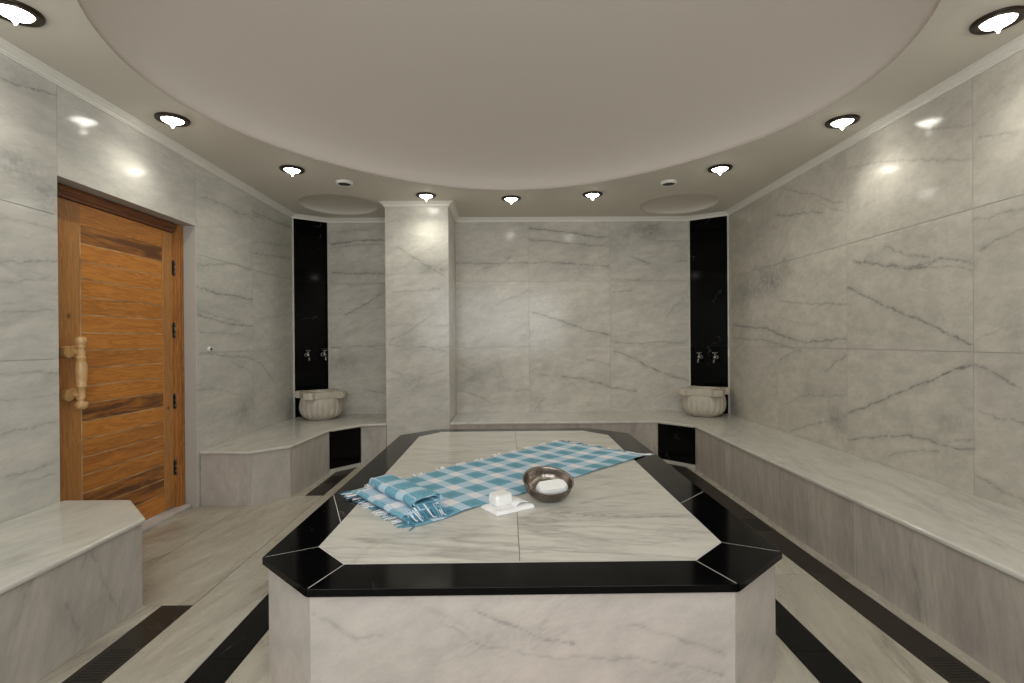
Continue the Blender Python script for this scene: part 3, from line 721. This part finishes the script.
# pale grout core shows as thin lines between the border tiles
mb = MB(); mb.prism([tuple(Vector(p)+(Vector((.04, 2.9))-Vector(p)).normalized()*.011) for p in OUT], PZt-TH+.001, PZt-.0008)
pp_(mb, 'grout_bed', M['pale_grout'])
for i in range(8):
    j = (i+1) % 8; A, B, Ci, D = [Vector(p) for p in (OUT[i], OUT[j], INN[j], INN[i])]
    quad = [A, B, Ci, D]; cen = sum(quad, Vector((0, 0)))/4
    lines = [quad]
    if i in (2, 6):      # the long sides are two tiles each with a broken pale joint
        t, t2 = (.315, .21) if i == 2 else (.68, .885)
        m1 = A.lerp(B, t); m2 = D.lerp(Ci, t2)
        lines = [[A, m1, m2, D], [m1, B, Ci, m2]]
    for k, q in enumerate(lines):
        c = sum(q, Vector((0, 0)))/4; g = .0013
        qq = []
        for m_ in range(4):
            d1 = (q[m_-1]-q[m_]).normalized(); d2 = (q[(m_+1) % 4]-q[m_]).normalized()
            s = abs(d1.x*d2.y-d1.y*d2.x); qq.append(tuple(q[m_]+(d1+d2)*g/max(s, .3)))
        mb = MB(); mb.prism(qq, PZt-TH, PZt)
        pp_(mb, 'border_tile', M['black'], bevel=.0012)
# top slabs
vt = Veins(2, PZt)
vt.view(290, 420, 2.381, [(.35, .009, (150, 340), (200, 300), (260, 270)), (.65, .009, (560, 225), (640, 222), (740, 228), (850, 232), (930, 226)), (.4, .009, (560, 245), (700, 240)),
  (.5, .010, (690, 200), (760, 182), (850, 172)), (.4, .01, (700, 165), (760, 150), (850, 140)), (.35, .009, (740, 285), (860, 292), (960, 280)),
  (.4, .012, (390, 60), (440, 62), (530, 52)), (.5, .013, (310, 82), (420, 75)), (.3, .01, (190, 290), (330, 290), (440, 270)), (.3, .01, (340, 320), (480, 300))],
  [(.25, 700, 228, 120, 12), (.2, 300, 280, 60, 20)])
inn = [tuple(Vector(p)) for p in INN]
for x, y0, y1 in ((.036, 1.70, 2.9), (.058, 2.9, 4.12)):
    pp_(MB().box(x-.0018, x+.0018, y0, y1, PZt-.004, PZt), 'slab_joint', M['floor_grout'])
pp_(MB().box(-.68, .765, 2.8985, 2.9015, PZt-.004, PZt-.0002), 'slab_joint', M['grout'])
for x0, x1, y0, y1 in ((-.69, .036, 1.69, 2.9), (.036, .775, 1.69, 2.9), (-.69, .058, 2.9, 4.14), (.058, .775, 2.9, 4.14)):
    mb = MB(); slab_face(mb, 2, PZt+.0002, 1, x0, x1, y0, y1, vt, .014)
    o = pp_(mb, 'top_slab', M['top'])
    b2 = bmesh.new(); b2.from_mesh(o.data)
    for i in range(8):
        a = Vector(inn[i]); b = Vector(inn[(i+1) % 8]); d = (b-a).normalized(); n_ = Vector((d.y, -d.x, 0))
        bmesh.ops.bisect_plane(b2, geom=b2.verts[:]+b2.edges[:]+b2.faces[:], plane_co=(a.x-n_.x*.0016, a.y-n_.y*.0016, 0), plane_no=n_, clear_outer=True)
    b2.to_mesh(o.data); b2.free()
TOP = PZt+.0004

# ------------------------------------------------------------------ plaid towels
tw = thing('plaid_towel', 'blue and white plaid towel with fringes spread flat across the marble platform', 'towel', (.03, 2.88, TOP))
def P2(u, v): return on_plane(u, v, 2, PZt)
A_, B_, C_, D_ = Vector((-.775, 2.50)), Vector((-.372, 2.02)), Vector((.86, 3.205)), Vector((.38, 3.69))
NU, NV = 120, 50; LU, LV = 1.75, .72
mb = MB(); vs = []; uv = []
def cloth(s, t):
    p = A_.lerp(D_, s).lerp(B_.lerp(C_, s), t)
    w1 = noise.noise(Vector((s*9, t*5, 1.3))); w2 = noise.noise(Vector((s*26, t*14, 4.1)))
    e = 1-min(1, min(t, 1-t)*10)
    p = p+Vector((.010, -.012))*noise.noise(Vector((s*7, t*3, 9)))
    z = .0035+.0075*max(0, w1)+.003*max(0, w2)+.004*e*max(0, noise.noise(Vector((s*30, 0 if t < .5 else 5, 2))))
    return (p.x-.03, p.y-2.88, z)
for i in range(NU+1):
    for j in range(NV+1):
        s = i/NU; t = j/NV; vs.append(cloth(s, t)); uv.append((s*LU+.001, t*LV+.001))
mb.add(vs, [(i*(NV+1)+j, i*(NV+1)+j+1, (i+1)*(NV+1)+j+1, (i+1)*(NV+1)+j)[::-1] for i in range(NU) for j in range(NV)], uv=uv, smooth=True)
tcl = mb.build('towel_cloth', M['plaid'], tw, solid=.0025)
def fringe(name, parent, base_pts, dirs, n, length, rnd, mi_f, zf=.003):
    """knotted yarn ends"""
    mb = MB()
    for k in range(n):
        s = (k+.5+random.uniform(-.3, .3))/n; p = base_pts(s); d = dirs(s)
        d = (d+Vector((random.uniform(-rnd, rnd), random.uniform(-rnd, rnd), 0))).normalized()
        L_ = length*random.uniform(.6, 1.15); side = Vector((-d.y, d.x, 0))*random.uniform(-.012, .012)
        z0 = p.z
        pts = [p-d*.006, p+d*L_*.35+side*.6+Vector((0, 0, random.uniform(0, .006))), p+d*L_*.7+side*1.2, p+d*L_+side*random.uniform(-1, 1)]
        pts = [Vector((q.x, q.y, max(zf, z0*(1-t)+zf*t if z0 > zf else q.z))) for q, t in zip(pts, (0, .5, .9, 1))]
        mb.tube(pts, [.0022, .0034, .0022, .0016], 6, mi=mi_f(s))
    return mb.build(name, [M['yarn_white'], M['yarn_blue']], parent)
blue = lambda ph: (lambda s: 1 if ((s*4.4+ph) % 1) < .6 and random.random() < .75 else 0)
def cv(s, t): return Vector(cloth(s, t))
fringe('fringe', tcl, lambda s: cv(0, s), lambda s: Vector((-.73, -.68, 0)), 62, .055, .5, blue(.1))
fringe('fringe', tcl, lambda s: cv(1, s), lambda s: Vector((.73, .68, 0)), 62, .05, .5, lambda s: 0 if s > .8 else blue(.1)(s))
fringe('fringe', tcl, lambda s: cv(1, .93+.06*s), lambda s: Vector((.9, .42, 0)), 12, .085, .25, lambda s: 0)
# white tufts standing along the back selvedge
for k in range(11):
    mb = MB(); c0 = (k+.78)/11.1
    for j in range(9):
        s = c0+random.uniform(-.022, .022); p = cv(min(s, .99), 0); d = Vector((-.68+random.uniform(-.5, .5), .73+random.uniform(-.4, .4), 0)).normalized()
        L_ = random.uniform(.018, .04); mb.tube([p-d*.004, p+d*L_*.5+Vector((0, 0, .006)), Vector((*(p+d*L_).xy, .003))], [.002, .003, .0015], 6)
    mb.build('selvedge_tuft', M['yarn_white'], tcl)
# folded towel lying on the left end of the spread one
ax = Vector((.64, -.77)); pr = Vector((.77, .64)); cen = Vector((-.478, 2.278))
ft = thing('folded_towel', 'folded blue and white plaid towel bundle on the left end of the spread towel', 'towel', (cen.x, cen.y, TOP+.014))
def roll(name, cx_, w_, h_, z0, turns, L0, L1, ph, gap=.006, mat='plaid'):
    """flattened coil of cloth running along the bundle's axis"""
    pts = []; tot = 0; n = int(turns*36)
    for k in range(n+1):
        a = 2*math.pi*k/36+ph; f = 1-gap*2*(k/36)/h_
        x = abs(math.cos(a))**.75*math.copysign(1, math.cos(a))*(w_/2-gap*(k/36)); z = abs(math.sin(a))**.8*math.copysign(1, math.sin(a))*(h_/2)*f
        pts.append(Vector((cx_+x, z0+h_/2+z)))
    acc = [0]
    for a, b in zip(pts[:-1], pts[1:]): acc.append(acc[-1]+(b-a).length)
    NL = 34; mb = MB(); vs = []; uv = []
    for i in range(NL+1):
        s = i/NL; y = L0+(L1-L0)*s
        for k, p in enumerate(pts):
            wob = noise.noise(Vector((y*11, k*.13, z0*50)))*.006
            end = (.010*noise.noise(Vector((k*.4, 3, z0*99))))*(1 if i in (0, NL) else 0)
            q = pr*(p.x+wob)+ax*(y+end); zz = max(.001+.0, p.y+wob*.5*(1 if p.y > .02 else 0))
            vs.append((q.x, q.y, zz)); uv.append((y+.5, acc[k]*1.0+.01))
    m_ = len(pts)
    mb.add(vs, [(i*m_+k, i*m_+k+1, (i+1)*m_+k+1, (i+1)*m_+k) for i in range(NL) for k in range(m_-1)], uv=uv, smooth=True)
    return mb.build(name, M[mat], ft, solid=.0035)
lfold = roll('lower_fold', -.018, .20, .034, 0, 2.0, -.225, .215, 2.4)
roll('upper_fold', .012, .145, .052, .030, 2.6, -.215, .20, 2.2)
def fb(s): q = ax*.205+pr*(-.11+.20*s); return Vector((q.x, q.y, .012+.035*math.sin(math.pi*s)))
fringe('fringe', lfold, fb, lambda s: Vector((ax.x+.5, ax.y+.35, 0)), 60, .05, .6, lambda s: 1 if random.random() < .88 else 0, -.004)
def fb2(s): q = ax*(-.215)+pr*(-.115+.17*s); return Vector((q.x, q.y, .014))
fringe('fringe', lfold, fb2, lambda s: Vector((-ax.x-.5, -ax.y-.4, 0)), 40, .085, .45, lambda s: 1 if .1 < s < .5 and random.random() < .6 else 0, -.006)

# ------------------------------------------------------------------ washing bowl, soaps, cloth
bp_ = on_plane(547, 493, 2, PZt+.02)
Rb = Matrix.Rotation(math.radians(17), 3, 'X') @ Matrix.Rotation(math.radians(4), 3, 'Y')
pf = [(0, .0), (.04, .001), (.074, .006), (.094, .015), (.106, .028), (.112, .044), (.115, .064), (.119, .069), (.121, .072), (.119, .075), (.114, .073), (.110, .066), (.107, .044), (.100, .029), (.088, .018), (.066, .010), (.03, .006), (0, .005)]
mb = MB(); hm = lambda a, z: 1+.006*math.sin(24*a+z*300)*math.sin(z*260)
mb.lathe(pf, 64, R=Rb, mod=hm)
zmin = min(v[2] for v in mb.v)
bo = mb.build('washing_bowl', M['copper']); bo.location = (bp_.x-.001, bp_.y+.004, TOP+.001-zmin)
tag(bo, 'tilted dark copper washing bowl holding a white soap on the platform', 'bowl')
def soap(name, label, loc, R, lx, ly, lz, ch):
    mb = MB(); pts = [(-lx, -ly+ch), (-lx+ch, -ly), (lx-ch, -ly), (lx, -ly+ch), (lx, ly-ch), (lx-ch, ly), (-lx+ch, ly), (-lx, ly-ch)]
    n = 8; v = []
    for s, z in ((.90, -lz), (1, -lz*.45), (1, lz*.35), (.93, lz*.85), (.86, lz)): v += [R @ Vector((x*s, y*s, z)) for x, y in pts]
    f = [tuple(range(n-1, -1, -1)), tuple(range(4*n, 5*n))]+[(r*n+i, r*n+(i+1) % n, (r+1)*n+(i+1) % n, (r+1)*n+i) for r in range(4) for i in range(n)]
    mb.add(v, f); o = mb.build(name, M['soap'], bevel=.004); o.location = loc; tag(o, label, 'soap'); return o
R1 = Rb @ Matrix.Rotation(math.radians(20), 3, 'Z')
cc = Vector(bo.location)+Rb @ Vector((.020, -.020, .040))
soap('soap_bar', 'large white soap bar with clipped corners lying inside the copper bowl', cc, R1, .074, .043, .023, .021)
cc0 = on_plane(508, 505, 2, PZt)
wc = thing('washcloth', 'small folded white washcloth lying left of the copper bowl', 'cloth', (-.004, 2.243, TOP), math.radians(33))
wc.scale = (1.12, 1.12, 1.1)
mb = MB(); vs = []; 
nx, ny = 26, 20; pfz = []
for i in range(nx+1):
    for j in range(ny+1):
        x = (i/nx-.5)*.178; y = (j/ny-.5)*.128
        e = min(min(i, nx-i)/nx*.178, min(j, ny-j)/ny*.128)
        z = .004+.009*min(1, e/.012)**.5+.003*noise.noise(Vector((x*25, y*25, 2)))+.004*max(0, (i/nx-.55))*(1+math.sin(y*90))
        xs = x*(1+.05*noise.noise(Vector((y*20, 0, 3)))); vs.append((xs, y+.006*noise.noise(Vector((x*20, 5, 3))), z))
def idx(i, j): return i*(ny+1)+j
fs = [(idx(i, j), idx(i+1, j), idx(i+1, j+1), idx(i, j+1)) for i in range(nx) for j in range(ny)]
rim = [idx(i, 0) for i in range(nx)]+[idx(nx, j) for j in range(ny)]+[idx(i, ny) for i in range(nx, 0, -1)]+[idx(0, j) for j in range(ny, 0, -1)]
o0 = len(vs); vs += [(vs[k][0], vs[k][1], .0004) for k in rim]; m_ = len(rim)
fs += [(rim[(k+1) % m_], rim[k], o0+k, o0+(k+1) % m_) for k in range(m_)]+[tuple(o0+k for k in range(m_))[::-1]]
mb.add(vs, fs, smooth=True); mb.build('lower_layer', M['cloth'], wc)
mb = MB()   # the flap folded over on the right-hand side
for q in range(2):
    vv_ = []
    for i in range(11):
        for j in range(13):
            x = .012+(i/10)*.074; y = (j/12-.5)*.10*(1-.35*i/10)+.01
            vv_.append((x, y, .014+.0085*math.sin(math.pi*min(1, i/9))+.003*noise.noise(Vector((x*40, y*30, 7)))+.002*q))
    mb.add(vv_, [(i*13+j, (i+1)*13+j, (i+1)*13+j+1, i*13+j+1) for i in range(10) for j in range(12)], smooth=True)
mb.build('folded_flap', M['cloth'], wc, solid=.003)
sp_ = on_plane(502, 506, 2, PZt)
soap('soap_bar', 'chunky white soap block resting on the folded washcloth', (sp_.x-.006, sp_.y-.014, TOP+.0155+.024), Matrix.Rotation(math.radians(36), 3, 'Z'), .045, .038, .024, .010)

# ------------------------------------------------------------------ basins
def rim_shape(a):
    """square slab with rounded lugs at its four corners, plan radius at angle a (corners on the axes)"""
    b = (a+math.pi/4) % (math.pi/2)-math.pi/4          # -45..45 about the nearest corner
    sq = .182/max(math.cos(abs(b)-math.pi/4), .2)       # square of half side .175
    lug = .272 if abs(b) < .21 else 0
    ed = .21; 
    if abs(b) < ed+.05: lug = .272*(1-.06*(abs(b)/ed)**4)
    if abs(b) > ed: lug = max(0, .25*(1-(abs(b)-ed)/.06)) if abs(b) < ed+.06 else 0
    return max(min(sq, .235), lug if lug > .2 else 0)
def make_basin(label, loc, rz):
    t = thing('marble_basin', label, 'basin', loc, rz, 'carved corner basins')
    n = 160; mb = MB()
    # fluted bowl: outside up, over the lip and down inside
    fl = lambda a, z: 1+(.075*abs(math.sin(10*a))**.6-.05)*max(0, min(1, (z)/.03))*(1 if z < .17 else .2)
    sqr = lambda a: 1+.05*(abs(math.cos(2*(a-0)))-.5)
    mod = lambda a, z: fl(a, z)*sqr(a)
    mb.lathe([(.12, 0), (.135, .004), (.14, .012), (.165, .026), (.188, .05), (.200, .085), (.205, .13), (.202, .175), (.194, .205), (.190, .215)], n, mod=mod)
    mb.build('bowl', M['basin'], t)
    mb = MB(); vs = []; prof_ = [(.94, .186), (.985, .190), (1., .198), (1., .236), (.985, .244), (.95, .247)]
    prof_ = [(s, z*1.14) for s, z in prof_]
    for s, z in prof_:
        for k in range(n):
            a = 2*math.pi*k/n; r = rim_shape(a)*s; vs.append((r*math.cos(a), r*math.sin(a), z))
    for rr, z in ((.158, .281), (.15, .276), (.145, .22), (.12, .14), (.07, .08), (.001, .065)):
        for k in range(n):
            a = 2*math.pi*k/n; vs.append((rr*math.cos(a), rr*math.sin(a), z))
    m_ = len(prof_)+6
    mb.add(vs, [(i*n+k, i*n+(k+1) % n, (i+1)*n+(k+1) % n, (i+1)*n+k) for i in range(m_-1) for k in range(n)]+[tuple(range(n-1, -1, -1))], smooth=False)
    mb.build('rim', M['basin'], t)
    return t
for (mid, d, nn), lab in ((cl, 'carved fluted marble basin in the left corner below two taps'), (cr_, 'carved fluted marble basin in the right corner at the end of the long bench')):
    c = mid+nn*(.272 if mid.x < 0 else .258)+d*(.018 if mid.x < 0 else .012)
    if lab.startswith('carved fluted marble basin in the left'): b0 = make_basin(lab, (c.x, c.y, BZ+.0005), math.atan2(nn.y, nn.x)+math.pi/4)
    else: dup(b0, (c.x, c.y, BZ+.0005), math.atan2(nn.y, nn.x)+math.pi/4, lab)
# taps
def make_tap(label, loc, rz):
    """local +Y points out of the wall"""
    t = thing('tap', label, 'tap', loc, rz, 'small chrome taps')
    RX = Matrix.Rotation(-math.pi/2, 3, 'X')
    mb = MB(); mb.lathe([(0, 0), (.026, 0), (.026, .004), (.016, .010), (.013, .012), (.013, .05), (.017, .054), (.017, .074), (.012, .08), (0, .081)], 20, R=RX)
    mb.build('tap_body', M['chrome'], t)
    mb = MB(); mb.tube([(0, .06, -.004), (0, .075, -.016), (0, .098, -.024), (0, .110, -.04), (0, .111, -.058)], [.010, .010, .009, .009, .010], 12)
    mb.build('spout', M['chrome'], t)
    mb = MB(); mb.tube([(0, .064, .012), (0, .064, .044)], [.010, .007], 12)
    for a in (0, math.pi/2):
        dx, dy = math.cos(a+.5)*.026, math.sin(a+.5)*.026
        mb.tube([(-dx, .064-dy, .047), (-dx*.5, .064-dy*.5, .047), (dx*.5, .064+dy*.5, .047), (dx, .064+dy, .047)], [.008, .0045, .0045, .008], 8)
    mb.build('cross_handle', M['chrome'], t)
    return t
def tap_at(pts, s, z):
    a = Vector(pts[0]); b = Vector(pts[1]); d = (b-a).normalized(); n = Vector((d.y, -d.x)); p = a.lerp(b, s)+n*.0045
    return (p.x, p.y, z), math.atan2(n.y, n.x)-math.pi/2
l, r = tap_at(CL, .36, 1.04); tp = make_tap('chrome tap on the left black corner slab, the one nearer the door', l, r)
l, r = tap_at(CL, .80, 1.04); dup(tp, l, r, 'chrome tap on the left black corner slab, the one nearer the column')
l, r = tap_at(CR, .30, .985); dup(tp, l, r, 'chrome tap on the right black corner slab, the one nearer the back wall')
l, r = tap_at(CR, .68, .985); dup(tp, l, r, 'chrome tap on the right black corner slab, the one nearer the right wall')

# little white switch by the door
t = thing('wall_switch', 'tiny white round switch with dark knob on the left wall beside the door', 'switch', (WL, 3.82, 1.13))
RY = Matrix.Rotation(math.pi/2, 3, 'Y')
MB().lathe([(0, 0), (.020, 0), (.020, .008), (.016, .012), (0, .012)], 24, R=RY).build('switch_plate', M['plastic'], t)
MB().lathe([(0, .0121), (.009, .0121), (.008, .018), (0, .019)], 16, R=RY, c=(0, .004, 0)).build('switch_knob', M['dark'], t)

# ------------------------------------------------------------------ ceiling lights and vents
def make_light(label, x, y):
    t = thing('ceiling_light', label, 'ceiling light', (x, y, ZC), 0, 'round bronze ceiling lights')
    MB().lathe([(.058, -.004), (.062, -.013), (.068, -.010), (.074, -.014), (.080, -.011), (.087, -.012), (.091, -.006), (.091, .001), (.058, .001)], 40).build('bronze_ring', M['bronze'], t)
    MB().lathe([(0, -.056), (.004, -.054), (.007, -.046), (.014, -.035), (.026, -.027), (.042, -.021), (.054, -.014), (.0595, -.005), (.0575, -.002)], 40).build('glass_shade', M['glow'], t)
    bl = bpy.data.lights.new('bulb', 'SPOT'); bl.energy = SPOT; bl.color = (1, .965, .85); bl.spot_size = math.radians(150); bl.spot_blend = .9; bl.shadow_soft_size = .012
    bo_ = bpy.data.objects.new('bulb', bl); C.objects.link(bo_); bo_.parent = t; bo_.location = (0, 0, -.074)
    return t
LP = [(-1.95, 2.045, 'large round ceiling light above the left wall nearest the camera, cut by the picture edge'), (-1.972, 3.03, 'round ceiling light above the wooden door'),
      (-1.64, 3.915, 'round ceiling light before the left corner dome'), (-.73, 4.63, 'round ceiling light in front of the column'),
      (.045, 4.745, 'round ceiling light at the middle of the back, right of the column light'), (.785, 4.625, 'round ceiling light third from the right, left of the right vent'),
      (1.66, 3.935, 'round ceiling light before the right corner dome'), (2.055, 3.09, 'round ceiling light close to the right wall crown, second from the right'),
      (2.062, 2.11, 'large round ceiling light at the right picture edge, nearest the camera on that side'),
      (1.65, 1.2, 'round ceiling light behind the camera at the right'), (.89, .66, 'round ceiling light behind the camera, right of centre'), (.04, .48, 'round ceiling light above the camera'),
      (-.81, .66, 'round ceiling light behind the camera, left of centre'), (-1.57, 1.2, 'round ceiling light behind the camera at the left')]
for k, (x, y, lab) in enumerate(LP):
    if k == 0: l0 = make_light(lab, x, y)
    else: dup(l0, (x, y, ZC), 0, lab)
def make_vent(label, x, y):
    t = thing('air_vent', label, 'vent', (x, y, ZC), 0, 'small round ceiling vents')
    MB().lathe([(.051, -.018), (.054, -.023), (.064, -.019), (.070, -.008), (.070, .001)], 36).build('vent_ring', M['crown'], t)
    MB().lathe([(.0505, -.0182), (.0505, .0005)], 36).build('vent_gap', M['dark'], t)
    MB().lathe([(0, -.0035), (.050, -.0035), (.050, .0005)], 36).build('vent_disc', M['crown'], t)
    return t
v0 = make_vent('small round vent in the ceiling left of the column', -1.345, 4.24)
dup(v0, (1.37, 4.28, ZC), 0, 'small round vent in the ceiling at the right, before the corner dome')
